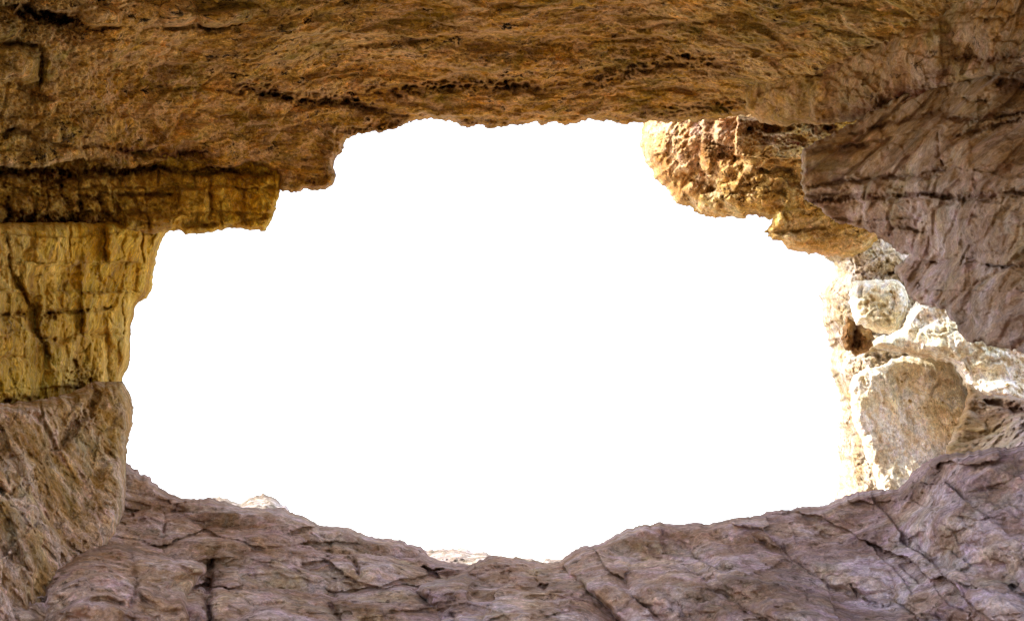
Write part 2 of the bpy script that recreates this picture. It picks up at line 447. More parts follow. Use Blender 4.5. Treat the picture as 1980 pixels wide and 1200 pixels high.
M_pale = rock_material('pale_limestone',
    [(0.62, 0.54, 0.42), (0.84, 0.79, 0.70), (0.92, 0.89, 0.84), (0.72, 0.62, 0.42)],
    [(0.60, 0.51, 0.38), (0.82, 0.77, 0.68), (0.90, 0.87, 0.82), (0.72, 0.62, 0.44)], stretch=(1.5, 1.5, 1), speck=0.5, lichen=0.8, lich_col=(0.34, 0.25, 0.11), hue=0.4, gain=1.4)
M_pillar = rock_material('sun_graded_pale_limestone',
    [(0.42, 0.34, 0.24), (0.58, 0.52, 0.45), (0.70, 0.64, 0.58), (0.54, 0.40, 0.22)],
    [(0.54, 0.45, 0.32), (0.76, 0.69, 0.59), (0.84, 0.79, 0.72), (0.66, 0.54, 0.34)], stretch=(1.3, 1.3, 1), speck=0.7, lichen=1.1, lich_col=(0.24, 0.15, 0.06), hue=0.5)  # light put into colour: darker palette for sunlit edge, paler for shaded side
M_dark = rock_material('brown_knotty_stone',
    [(0.16, 0.09, 0.03), (0.26, 0.15, 0.05), (0.40, 0.26, 0.12), (0.30, 0.16, 0.04)],
    [(0.16, 0.09, 0.03), (0.26, 0.15, 0.05), (0.40, 0.26, 0.12), (0.30, 0.16, 0.04)], speck=0.5, lichen=0.8)
M_far = rock_material('sunlit_scree',
    [(0.26, 0.19, 0.15), (0.42, 0.34, 0.30), (0.58, 0.50, 0.46), (0.24, 0.18, 0.10)],
    [(0.26, 0.19, 0.15), (0.42, 0.34, 0.30), (0.58, 0.50, 0.46), (0.24, 0.18, 0.10)], scale=0.35, speck=0.6, lichen=1.2, lich_col=(0.10, 0.10, 0.05), hue=0.3, bump=2)
M_ground = rock_material('dusty_ground',
    [(0.40, 0.28, 0.16), (0.50, 0.38, 0.24), (0.58, 0.46, 0.32), (0.44, 0.32, 0.18)],
    [(0.40, 0.28, 0.16), (0.50, 0.38, 0.24), (0.58, 0.46, 0.32), (0.44, 0.32, 0.18)], scale=0.5, speck=0.3, lichen=0.2)

# ------------------------------------------------------------------ traced outlines (px, py)
LIP = [(540, 366), (554, 369), (583, 369), (609, 368), (625, 366), (638, 361), (645, 355), (648, 345), (650, 337), (646, 327), (646, 310),
       (652, 300), (662, 292), (665, 280), (669, 269), (685, 263), (700, 260), (733, 258), (752, 250), (767, 249), (779, 242), (792, 234),
       (817, 232), (838, 231), (858, 233), (883, 237), (894, 244), (917, 245), (937, 247), (948, 249), (962, 245), (996, 242), (1006, 239),
       (1029, 237), (1058, 240), (1073, 235), (1100, 241), (1121, 237), (1150, 233), (1183, 234), (1217, 237), (1237, 237)]
roof_poly = [(-900, 420), (-500, 360), (-150, 330), (0, 322), (40, 327), (85, 324), (108, 316), (150, 308), (185, 311), (210, 322), (262, 325), (300, 312), (345, 306), (392, 317), (440, 326), (475, 315), (510, 322), (535, 330), (541, 345)] + LIP + \
    [(1290, 238), (1340, 236), (1390, 230), (1430, 222), (1470, 215), (1560, 160), (1700, 90), (1980, 0), (2600, -200), (3000, -500), (2600, -1000), (-900, -1000)]
ledge_poly = [(-900, 300), (0, 290), (300, 290), (520, 300), (548, 330), (546, 350), (541, 366), (540, 377), (535, 392), (532, 408), (526, 425), (520, 436), (515, 446), (492, 445), (458, 442),
              (430, 446), (400, 448), (387, 452), (358, 454), (350, 446), (329, 447), (300, 452), (240, 452), (200, 450), (100, 452), (0, 452), (-900, 500)]
wall_poly = [(-900, 440), (0, 430), (200, 430), (330, 430), (334, 444), (322, 451), (315, 459), (308, 479), (301, 500), (299, 515), (296, 529), (295, 554), (290, 566), (286, 575), (271, 583),
             (263, 590), (260, 605), (258, 617), (254, 646), (253, 665), (252, 683), (249, 708), (240, 725), (237, 733), (240, 760), (230, 800), (150, 840), (0, 860), (-900, 900)]
butt_poly = [(-900, 800), (-200, 790), (0, 778), (60, 776), (110, 768), (150, 752), (178, 738), (215, 738), (237, 736), (244, 748), (252, 762), (256, 780), (258, 796), (256, 815), (253, 833),
             (250, 850), (246, 867), (245, 882), (244, 900), (244, 930), (243, 960), (236, 1000), (222, 1035), (205, 1060), (190, 1090), (150, 1150), (140, 1250), (100, 1500), (100, 2000), (-900, 2000)]
slope_poly = [(200, 880), (243, 893), (255, 903), (267, 907), (270, 915), (290, 920), (300, 933), (320, 947), (340, 957), (350, 962), (373, 963), (410, 962), (433, 967), (467, 980), (500, 982),
              (533, 982), (562, 990), (577, 994), (591, 999), (617, 1014), (632, 1015), (651, 1017), (674, 1019), (704, 1032), (742, 1041), (769, 1043), (795, 1051), (818, 1061), (833, 1076),
              (860, 1084), (879, 1089), (907, 1092), (950, 1092), (990, 1110), (1010, 1200), (1030, 1450), (1000, 2000), (-300, 2000), (-300, 1100), (0, 950), (100, 880)]
mid_poly = [(907, 1093), (915, 1088), (928, 1081), (940, 1076), (954, 1073), (985, 1077), (1023, 1084), (1049, 1086), (1076, 1085), (1110, 1082), (1150, 1100), (1220, 1200), (1300, 1450), (1400, 2000),
            (800, 2000), (830, 1350), (846, 1210), (838, 1180), (815, 1155), (800, 1140), (812, 1128), (850, 1118), (885, 1108)]
bank_poly = [(1080, 1086), (1091, 1076), (1106, 1065), (1120, 1058), (1136, 1053), (1163, 1048), (1182, 1038), (1193, 1031), (1220, 1020), (1235, 1013), (1250, 1013), (1265, 1010), (1279, 1008), (1300, 1012), (1314, 1013),
             (1330, 1010), (1365, 1012), (1389, 1008), (1413, 1002), (1448, 998), (1475, 993), (1499, 986), (1520, 985), (1535, 982), (1566, 978), (1598, 975), (1606, 970), (1618, 964), (1635, 957), (1653, 953), (1673, 950),
             (1712, 948), (1736, 946), (1752, 930), (1765, 912), (1783, 895), (1805, 885), (1830, 877), (1870, 872), (1909, 868), (1945, 864), (1990, 858), (2200, 820), (2900, 760), (2900, 2000), (1420, 2000),
             (1320, 1450), (1240, 1260), (1190, 1200), (1160, 1169), (1125, 1142), (1093, 1112)]
hang_poly = [(1241, 228), (1244, 243), (1240, 255), (1241, 271), (1241, 292), (1246, 312), (1254, 322), (1262, 329), (1264, 344), (1276, 353), (1288, 362), (1294, 375), (1300, 387), (1317, 396), (1335, 399),
             (1340, 408), (1350, 414), (1367, 419), (1400, 421), (1418, 419), (1433, 423), (1442, 423), (1445, 416), (1458, 416), (1468, 421), (1494, 422), (1530, 430), (1600, 430), (1700, 400), (1790, 260), (1790, 140), (1440, 170), (1300, 190), (1245, 200)]
ledge2_poly = [(1500, 405), (1494, 422), (1487, 437), (1477, 448), (1484, 459), (1500, 465), (1515, 471), (1521, 479), (1546, 487), (1567, 491), (1592, 494), (1630, 500), (1680, 480), (1720, 450), (1700, 400), (1600, 370), (1530, 380)]
pillar_poly = [(1618, 436), (1604, 452), (1600, 475), (1592, 490), (1597, 500), (1610, 507), (1613, 518), (1611, 530), (1600, 547), (1592, 557), (1590, 566), (1579, 572), (1588, 580), (1590, 605), (1592, 630), (1600, 652),
               (1602, 662), (1610, 675), (1606, 692), (1604, 715), (1610, 730), (1616, 745), (1622, 760), (1626, 780), (1623, 805), (1624, 830), (1621, 880), (1622, 930), (1618, 950), (1612, 972), (1600, 1010), (1700, 1060), (1850, 1060),
               (1930, 850), (1900, 560), (1820, 470), (1740, 430), (1680, 425), (1640, 428)]
rball_poly = [(1650, 545), (1672, 541), (1700, 541), (1730, 540), (1745, 550), (1755, 570), (1756, 592), (1750, 610), (1742, 625), (1735, 640), (1715, 645), (1695, 644), (1675, 635), (1655, 628), (1648, 610), (1644, 590), (1640, 570)]
stone_poly = [(1640, 612), (1650, 620), (1655, 630), (1668, 630), (1684, 636), (1689, 650), (1688, 668), (1680, 678), (1668, 683), (1656, 689), (1648, 684), (1634, 676), (1628, 662), (1630, 640), (1634, 620)]
big_poly = [(1642, 745), (1648, 728), (1662, 716), (1682, 710), (1703, 706), (1718, 698), (1735, 692), (1758, 687), (1790, 688), (1820, 693), (1845, 700), (1856, 725), (1868, 752), (1885, 775), (1910, 800), (1930, 840), (1900, 900),
            (1840, 960), (1700, 975), (1698, 948), (1690, 920), (1680, 895), (1672, 868), (1660, 840), (1648, 815), (1643, 780)]
shelf_poly = [(1684, 658), (1700, 650), (1735, 640), (1752, 615), (1765, 590), (1780, 560), (1860, 540), (2000, 540), (2300, 560), (2900, 650), (2900, 900), (2100, 880), (1985, 862), (1978, 790), (1960, 778), (1930, 776), (1905, 772), (1880, 765),
              (1862, 735), (1850, 708), (1838, 701), (1815, 697), (1790, 692), (1765, 688), (1742, 684), (1720, 680), (1700, 676), (1686, 670)]
nook_poly = [(1870, 740), (1900, 760), (1980, 770), (2300, 780), (2900, 800), (2900, 960), (1980, 900), (1900, 900), (1830, 900), (1830, 860), (1860, 800)]
rwall_poly = [(1556, 286), (1551, 296), (1549, 320), (1551, 345), (1552, 365), (1554, 384), (1570, 394), (1590, 404), (1602, 418), (1620, 430), (1645, 434), (1665, 441), (1690, 449), (1705, 462), (1722, 472), (1732, 486), (1762, 492),
              (1748, 502), (1735, 512), (1730, 528), (1745, 545), (1752, 562), (1765, 580), (1780, 590), (1800, 594), (1828, 598), (1834, 612), (1848, 622), (1852, 640), (1866, 655), (1885, 662), (1905, 664), (1930, 672), (1955, 678), (1985, 686),
              (2200, 720), (2900, 780), (2900, -200), (2200, 20), (1980, 100), (1880, 130), (1780, 170), (1700, 205), (1640, 240), (1590, 268)]
lobe_poly = [(1602, 58), (1590, 68), (1560, 82), (1530, 96), (1505, 103), (1480, 113), (1462, 128), (1455, 140), (1436, 155), (1430, 172), (1427, 192), (1436, 205), (1446, 217), (1462, 228), (1468, 236), (1500, 240), (1528, 243), (1545, 238),
             (1580, 243), (1610, 240), (1640, 236), (1680, 228), (1720, 215), (1760, 196), (1790, 180), (1820, 168), (1860, 158), (1900, 150), (1950, 142), (1985, 130), (2200, 60), (3000, -200), (3000, -1000), (1900, -900), (1700, -400), (1620, -60), (1600, 0)]
f_ = lambda *a: a

# ------------------------------------------------------------------ the cave
K = 'structure'
rock('cave_ceiling', roof_poly,
     [(0, 320, 7.41), (300, 310, 9.62), (540, 340, 11.0), (640, 350, 11.28), (660, 270, 11.42), (900, 245, 11.42), (1200, 235, 11.55), (1400, 225, 11.28), (0, 200, 7.0), (300, 200, 9.21), (600, 180, 10.31), (1000, 180, 10.73), (1400, 150, 10.17), (0, 0, 6.3), (500, 0, 7.83), (1000, 0, 8.38), (1500, 0, 7.83), (1980, 0, 6.6), (0, -400, 4.6), (1000, -400, 5.6), (2000, -400, 4.8), (0, -1000, 3.0), (1000, -1000, 3.6), (2600, -1000, 3.0), (-900, -600, 3.2), (-900, 350, 4.6), (2900, -500, 3.2)],
     M_roof,
     recipe(feats=[
         ('band', [(430, 172), (480, 168), (530, 178), (575, 192), (620, 194), (670, 190), (705, 203), (740, 214)], 12, 0.75, 18, 10, 0.6),
         ('band', [(690, 172), (760, 176), (830, 166), (900, 162), (960, 164), (1010, 165), (1075, 170)], 12, 0.6, 19, 12, 0.55),
         ('band', [(1120, 178), (1170, 152), (1230, 132), (1300, 122), (1420, 118)], 13, 0.45, 18, 10, 0.4),
         ('band', [(660, 258), (720, 246), (770, 238)], 8, 0.4, 12, 8, 0.4), ('band', [(890, 238), (940, 240), (1000, 236)], 6, 0.35, 10, 8, 0.4), ('band', [(1250, 215), (1350, 205), (1440, 200)], 12, 0.25, 14, 8, 0.3),
         ('band', [(200, 120), (300, 135), (420, 130)], 30, 0.08, 14, 9, 0), ('band', [(560, 120), (800, 110), (1100, 90), (1400, 80)], 60, 0.08, 16, 9, 0), ('band', [(560, 345), (600, 352), (640, 345)], 12, 0.16, 10, 8, 0.3),
         ('crack', [(620, 192), (700, 205), (750, 216), (790, 222)], 3, 0.16, 0.4),
         ('step', [(1440, 206), (1300, 214), (1100, 222), (900, 226), (800, 222), (720, 216)], 40, 0.14),
         ('step', [(740, 214), (700, 202), (660, 190), (600, 194), (540, 180), (480, 168), (430, 172)], 45, 0.30),
         ('step', [(1080, 172), (1000, 166), (900, 162), (800, 168), (700, 174)], 40, 0.22),
         ('step', [(1560, 100), (1420, 118), (1300, 124), (1200, 140), (1130, 176)], 45, 0.20),
         ('step', [(600, 112), (450, 128), (300, 120), (180, 124)], 60, 0.16),
         ('step', [(1000, 62), (800, 74), (650, 60), (480, 72)], 60, 0.16), ('step', [(1350, 66), (1200, 78), (1050, 66)], 50, 0.16),
         ('step', [(400, 214), (300, 202), (200, 195), (120, 199), (60, 196)], 50, 0.12),
         ('crack', [(225, 287), (255, 293), (290, 300), (330, 301), (375, 296), (400, 306)], 6, 0.30, 0.8),
         ('crack', [(15, 255), (22, 248), (60, 262), (110, 280), (160, 282), (210, 284)], 3, 0.16, 0.3),
         ('crack', [(10, 270), (12, 255), (25, 248)], 4, 0.2, 0.3),
         ('crack', [(30, 25), (60, 22), (100, 32), (140, 42)], 12, 0.9, 0.6),
         ('crack', [(175, 58), (200, 56), (230, 52)], 3, 0.2, 0.2),
         ('crack', [(320, 52), (360, 53), (375, 50)], 3, 0.22, 0.2), ('crack', [(370, 50), (410, 55), (440, 50), (470, 46)], 4, 0.28, 0.2),
         ('lump', 195, 32, 42, 20, 8, 0.40, 3), ('lump', 130, 10, 60, 14, 0, 0.35, 3), ('lump', 435, 34, 55, 18, -6, 0.45, 3), ('lump', 345, 22, 40, 28, 0, 0.3, 3), ('lump', 15, 45, 30, 30, 0, 0.3, 3),
         ('crack', [(0, 85), (30, 83), (52, 88), (72, 92)], 2.6, 0.25, 0.1), ('crack', [(72, 92), (80, 112), (79, 140), (74, 168)], 4, 0.28, 0.1),
         ('lump', 36, 125, 42, 36, 0, 0.32, 6), ('lump', 130, 145, 50, 22, 8, 0.07, 4),
         ('crack', [(24, 158), (50, 172), (76, 185), (96, 190)], 7, 0.18, 0.1),
         ('crack', [(1240, 20), (1320, 25), (1400, 15)], 5, 0.06, 0.1), ('crack', [(880, 20), (930, 22), (980, 16)], 5, 0.08, 0.0),
         ('crack', [(1230, 60), (1300, 44), (1360, 40), (1420, 28)], 3, 0.08, 0.2),
         ('lump', 1450, 60, 120, 30, -12, 0.12, 2.5), ('lump', 700, 70, 160, 34, 6, 0.12, 2.5), ('lump', 250, 250, 180, 30, 4, 0.12, 2.5), ('lump', 1000, 120, 200, 20, 0, 0.10, 2.5)],
         pillows=[(190, 34, 0.07, 3, 0.0), (60, 16, 0.035, -4, 0.02)], low=(0.34, 0.7), blocks=[(0.9, 0.7, 0.5, 0.06, 0.10, 0.02), (0.22, 0.25, 0.14, 0.016, 0.035, 0.006)], strata=None,
         pits=[(0.12, 0.045, 0.6), (0.05, 0.02, 0.6)], ridge=(0.045, 1.6), fine=0.02, seed=1, stretch=(0.7, 1, 1.6)),
     roll=(10, 0.25), back=(1.6, 12.4), seed=11, jagamp=2.2, soft=0.6,
     tone=[(0, 0, 1.0), (150, 40, 0.7), (30, 130, 0.9), (200, 100, 0.1), (100, 180, 0.6), (450, 30, 0.6), (1000, 0, 0.1), (1980, 0, 0.9), (0, 280, 1.0), (150, 300, 0.8), (250, 240, 0.0), (1000, 200, 0), (700, 300, 0), (1500, 100, 0.6), (300, 150, 0.0)], kind=K)
rock('rock_ledge', ledge_poly,
     [(0, 300, 7.75), (300, 300, 9.85), (540, 340, 11.05), (0, 450, 7.3), (300, 450, 9.7), (540, 400, 10.85), (-900, 400, 5.0), (400, 380, 10.25), (515, 446, 10.8)],
     M_ledge,
     recipe(feats=[
         ('crack', [(-200, 335), (0, 328), (60, 330), (110, 334), (140, 338), (180, 332), (240, 328), (300, 322)], 8, 0.45, 0.9), ('crack', [(240, 334), (300, 326), (360, 330), (430, 318)], 4, 0.3, 0.8), ('crack', [(380, 334), (440, 330), (520, 336)], 4, 0.25, 0.7), ('rust_shade', 150, 345, 60, 14, 0, 0.9),
         ('crack', [(60, 345), (100, 352), (120, 346), (140, 335)], 4, 0.2, 0.6),
         ('crack', [(-200, 436), (0, 435), (60, 432), (110, 436), (150, 434), (196, 440)], 12, 0.5, 1.0),
         ('crack', [(195, 375), (230, 378), (280, 376), (330, 378)], 3.2, 0.26, 0.3),
         ('crack', [(405, 340), (410, 370), (408, 400), (404, 425)], 2.4, 0.14, 0.2),
         ('crack', [(110, 335), (116, 360), (125, 385), (128, 410)], 4, 0.2, 0.6), ('crack', [(128, 395), (150, 400), (145, 418)], 8, 0.25, 0.9),
         ('crack', [(18, 380), (20, 400), (20, 420)], 3, 0.2, 0.5), ('crack', [(25, 370), (60, 372), (100, 380)], 2.5, 0.12, 0.2), ('crack', [(60, 375), (64, 400), (70, 418)], 2.2, 0.1, 0.3),
         ('crack', [(190, 378), (200, 400), (205, 420)], 3, 0.16, 0.3), ('crack', [(224, 385), (226, 420), (230, 450)], 2.4, 0.16, 0.3), ('crack', [(262, 382), (266, 420)], 2, 0.08, 0.1),
         ('crack', [(205, 424), (225, 425)], 3, 0.1, 0.2), ('crack', [(150, 376), (190, 388)], 3, 0.12, 0.6),
         ('lump', 45, 400, 22, 22, 0, 0.12, 4), ('lump', 95, 398, 26, 20, 0, 0.12, 4), ('lump', 168, 402, 22, 12, 0, 0.10, 4), ('lump', 80, 337, 30, 9, 0, 0.2, 3),
         ('crack', [(490, 350), (510, 362), (540, 360)], 4, 0.18, 0.2), ('crack', [(440, 436), (480, 425), (520, 420)], 3, 0.16, 0.1),
         ('crack', [(350, 438), (380, 430), (420, 436)], 4, 0.2, 0.3)],
         bricks=[(41, 58, 0.14, 0.10, 2.2)], pillows=[(34, 22, 0.05, 0, 0.03), (12, 12, 0.02, 0, 0.0)], low=(0.15, 1.0), blocks=[(0.34, 0.5, 0.22, 0.06, 0.06, 0.03), (0.12, 0.2, 0.10, 0.018, 0.03, 0.008)], strata=(0.22, 0.05, (0.0, 0.0)), pits=[(0.10, 0.06, 0.5)], ridge=(0.025, 3.0), fine=0.012, seed=2, stretch=(1, 1, 1)),
     roll=(14, 0.35), back=12.3, seed=12, tone=[(0, 300, 1), (500, 400, 0), (0, 450, 1), (300, 380, 0.6)],
     label='stepped ochre ledge under the ceiling, above the left wall, cut by dark horizontal seams', cat='rock ledge')
rock('cave_wall', wall_poly,
     [(0, 440, 6.9), (300, 440, 10.17), (0, 600, 6.6), (260, 600, 10.04), (0, 800, 6.4), (240, 740, 9.76), (-900, 600, 4.3), (150, 600, 8.38), (320, 455, 10.59)],
     M_wall,
     recipe(feats=[
         ('crack', [(-100, 606), (0, 610), (30, 606), (66, 603)], 3, 0.2, 0.1), ('crack', [(84, 608), (110, 604), (150, 604), (190, 596), (215, 591)], 2.6, 0.2, 0.2),
         ('crack', [(88, 606), (98, 612), (104, 606)], 6, 0.28, 0.4),
         ('crack', [(14, 455), (17, 500), (22, 525), (40, 555), (55, 580), (66, 600), (74, 640), (90, 680), (100, 700)], 3.4, 0.2, 0.1),
         ('crack', [(25, 534), (66, 533), (120, 532), (160, 526)], 1.8, 0.06, 0.1),
         ('crack', [(142, 694), (146, 712), (148, 724)], 7, 0.3, 0.3), ('crack', [(140, 745), (158, 738), (178, 733)], 8, 0.45, 0.2),
         ('crack', [(0, 692), (30, 690), (60, 694)], 2, 0.08, 0.0), ('crack', [(0, 776), (40, 774), (75, 770)], 5, 0.3, 0.6),
         ('crack', [(180, 660), (165, 678), (145, 680)], 2, 0.1, 0.0), ('crack', [(262, 505), (264, 545), (262, 560)], 3, 0.08, 0.2),
         ('lump', 30, 740, 45, 40, 0, 0.08, 5), ('lump', 110, 655, 26, 42, 10, 0.06, 4), ('lump', 20, 650, 42, 40, 0, 0.1, 5),
         ('step', [(22, 525), (40, 555), (55, 580), (66, 600)], 50, -0.12),
         ('step', [(-20, 455), (100, 458), (200, 456), (330, 452)], 30, 0.10)],
         bricks=[(82, 84, 0.16, 0.07, 2.2), (150, 31, 0.03, 0.0, 2.5)], pillows=[(26, 40, 0.04, 0, 0.012)], low=(0.16, 0.9), blocks=[(0.5, 0.7, 0.42, 0.05, 0.09, 0.016), (0.13, 0.2, 0.30, 0.018, 0.035, 0.006)], strata=(0.55, 0.03, (0.0, 0.0)), ridge=(0.03, 2.2), fine=0.010, seed=3, stretch=(1.6, 1.6, 0.7)),
     roll=(18, 0.45), back=12.3, seed=13, jagamp=1.2, tone=[(0, 450, 0.9), (280, 500, 0), (0, 780, 0.5), (230, 720, 0.8), (150, 560, 0.2), (0, 600, 0.9)], kind=K)
rock('rock_buttress', butt_poly,
     [(0, 790, 5.9), (240, 750, 8.3), (250, 900, 7.5), (0, 1000, 5.0), (215, 1040, 6.3), (0, 1200, 4.4), (100, 1200, 5.0), (-900, 900, 3.6), (-900, 1900, 2.6), (100, 1900, 3.6), (130, 850, 6.8), (120, 1000, 5.9)],
     M_butt,
     recipe(feats=[
         ('crack', [(182, 745), (184, 775), (172, 800), (150, 815), (132, 835), (110, 858), (98, 872)], 10, 0.3, 0.3),
         ('crack', [(-20, 946), (4, 948), (8, 955)], 5, 0.25, 0.3), ('crack', [(200, 868), (212, 880)], 6, 0.1, 0.2),
         ('step', [(130, 838), (90, 880), (50, 920), (10, 960)], 60, 0.12), ('step', [(200, 760), (190, 800), (160, 830)], 70, 0.14)],
         pillows=[(60, 90, 0.08, 25, 0.02), (12, 20, 0.02, 10, 0.0)], low=(0.24, 0.9), blocks=[(0.6, 0.6, 0.8, 0.05, 0.12, 0.012), (0.14, 0.16, 0.22, 0.02, 0.05, 0.0)], pits=[(0.09, 0.03, 0.5)], ridge=(0.035, 2.4), fine=0.016, seed=4, stretch=(1.8, 1.4, 0.8)),
     roll=(22, 0.5), back=11.8, seed=14, jagamp=1.3, tone=[(0, 800, 0.6), (200, 850, 0.1), (200, 1000, 0.7), (0, 1100, 0.8), (100, 900, 0.2)],
     label='tall fawn rock buttress below the yellow left wall, split by a slanting dark cleft', cat='rock buttress')
SL = [(243, 895, 8.27), (410, 962, 8.35), (560, 990, 8.35), (830, 1076, 8.27), (1000, 1095, 7.98), (240, 1040, 6.93), (500, 1080, 6.85), (800, 1130, 7.0), (0, 1100, 5.3), (0, 1200, 4.8), (400, 1200, 5.3), (800, 1200, 5.8), (1000, 1200, 5.95), (0, 2000, 3.2), (500, 2000, 3.4), (1000, 2000, 3.5), (-300, 1500, 3.6)]
rock('rocky_slope', slope_poly, SL, M_floor,
     recipe(feats=[
         ('crack', [(318, 985), (322, 1005), (318, 1025), (314, 1045)], 2.6, 0.12, 0.2), ('crack', [(624, 1020), (620, 1035), (636, 1055), (632, 1075)], 3, 0.12, 0.1), ('crack', [(684, 1082), (688, 1095), (694, 1110)], 4, 0.25, 0.1),
         ('lump', 628, 1024, 12, 7, 0, -0.12, 2), ('crack', [(640, 1118), (660, 1125), (690, 1137)], 2, 0.08, 0.2), ('crack', [(640, 1165), (650, 1185), (662, 1195)], 4, 0.2, 0.3),
         ('crack', [(795, 1140), (815, 1148), (828, 1160)], 3, 0.15, 0.2), ('crack', [(412, 1080), (406, 1100), (398, 1130), (406, 1175), (404, 1210)], 5, 0.3, 0.6),
         ('lump', 500, 1130, 95, 36, 4, 0.10, 3), ('lump', 490, 1175, 90, 30, 0, 0.12, 3), ('lump', 570, 1050, 120, 22, 8, 0.07, 3), ('lump', 350, 1055, 110, 16, -3, 0.07, 3), ('lump', 720, 1150, 120, 28, 5, 0.08, 3),
         ('lump', 580, 1200, 130, 40, -12, 0.2, 3)],
         pillows=[(150, 40, 0.24, 5, 0.012), (62, 21, 0.05, 4, 0.008)], low=(0.42, 0.9), blocks=[(0.6, 0.6, 0.30, 0.035, 0.08, 0.004), (0.22, 0.22, 0.16, 0.010, 0.035, 0.002)], strata=(0.16, 0.015, (0.03, 0.0)), ridge=(0.018, 2.0), fine=0.009, seed=5, stretch=(1, 1, 1.3)),
     roll=(14, 0.5), back=lambda x, y: 11.5 + 0 * x, seed=15, tone=[(250, 900, 0.0), (250, 1100, 0.1), (600, 1100, 0.2), (900, 1150, 0.4), (0, 1200, 0.1)], kind=K)
rock('boulder', [(78, 1118), (90, 1100), (125, 1082), (160, 1066), (205, 1052), (250, 1056), (300, 1068), (345, 1078), (392, 1086), (400, 1094), (396, 1110), (380, 1128), (362, 1150), (370, 1200), (380, 1320), (360, 1600), (60, 1600), (70, 1300), (78, 1200), (80, 1150)],
     [(80, 1110, 5.2), (220, 1056, 5.9), (395, 1092, 5.8), (80, 1200, 4.6), (250, 1200, 4.7), (370, 1200, 4.9), (80, 1600, 3.6), (370, 1600, 3.8), (200, 1110, 5.1)],
     M_floor,
     recipe(feats=[('crack', [(250, 1060), (262, 1120), (256, 1200)], 4, 0.05, 0.4), ('lump', 130, 1150, 44, 40, 0, 0.10, 4), ('lump', 320, 1110, 60, 26, -30, 0.07, 3)],
         low=(0.16, 1.2), blocks=[(0.45, 0.4, 0.4, 0.05, 0.10, 0.01), (0.12, 0.12, 0.12, 0.018, 0.05, 0.0)], ridge=(0.03, 2.6), fine=0.014, seed=6),
     roll=(16, 0.35), back=lambda x, y: 8.0 + 0 * x, seed=16, tone=[(80, 1100, 0.2), (250, 1100, 0.0), (380, 1200, 0.1)],
     label='pale streaked boulder at the foot of the left buttress, dark gap on its left', cat='boulder')
rock('boulder', mid_poly,
     [(907, 1093, 7.6), (1000, 1080, 7.82), (1076, 1085, 7.82), (820, 1140, 6.55), (900, 1150, 6.32), (1100, 1150, 6.25), (850, 1200, 5.65), (1150, 1200, 5.72), (900, 2000, 3.3), (1350, 2000, 3.3)],
     M_floor,
     recipe(feats=[('lump', 870, 1140, 60, 22, -15, 0.12, 3), ('lump', 980, 1110, 60, 26, 5, 0.10, 2.5), ('crack', [(905, 1100), (920, 1120), (915, 1140)], 4, 0.14, 0.2), ('crack', [(830, 1170), (860, 1185), (900, 1210)], 4, 0.16, 0.3),
                   ('crack', [(1010, 1090), (1040, 1130), (1090, 1180)], 4, 0.08, 0.1)],
         pillows=[(90, 50, 0.16, -30, 0.008), (26, 14, 0.03, 20, 0.0)], low=(0.26, 1.0), blocks=[(0.5, 0.4, 0.35, 0.05, 0.10, 0.004), (0.14, 0.14, 0.12, 0.016, 0.045, 0.0)], ridge=(0.02, 2.3), fine=0.010, seed=7),
     roll=(14, 0.45), back=lambda x, y: 10.5 + 0 * x, seed=17, tone=[(900, 1100, 0.3), (1100, 1100, 0.1), (900, 1200, 0.7), (1000, 1150, 0.2)],
     label='brown boulder bulging up at the lowest point of the opening\'s sill', cat='boulder')
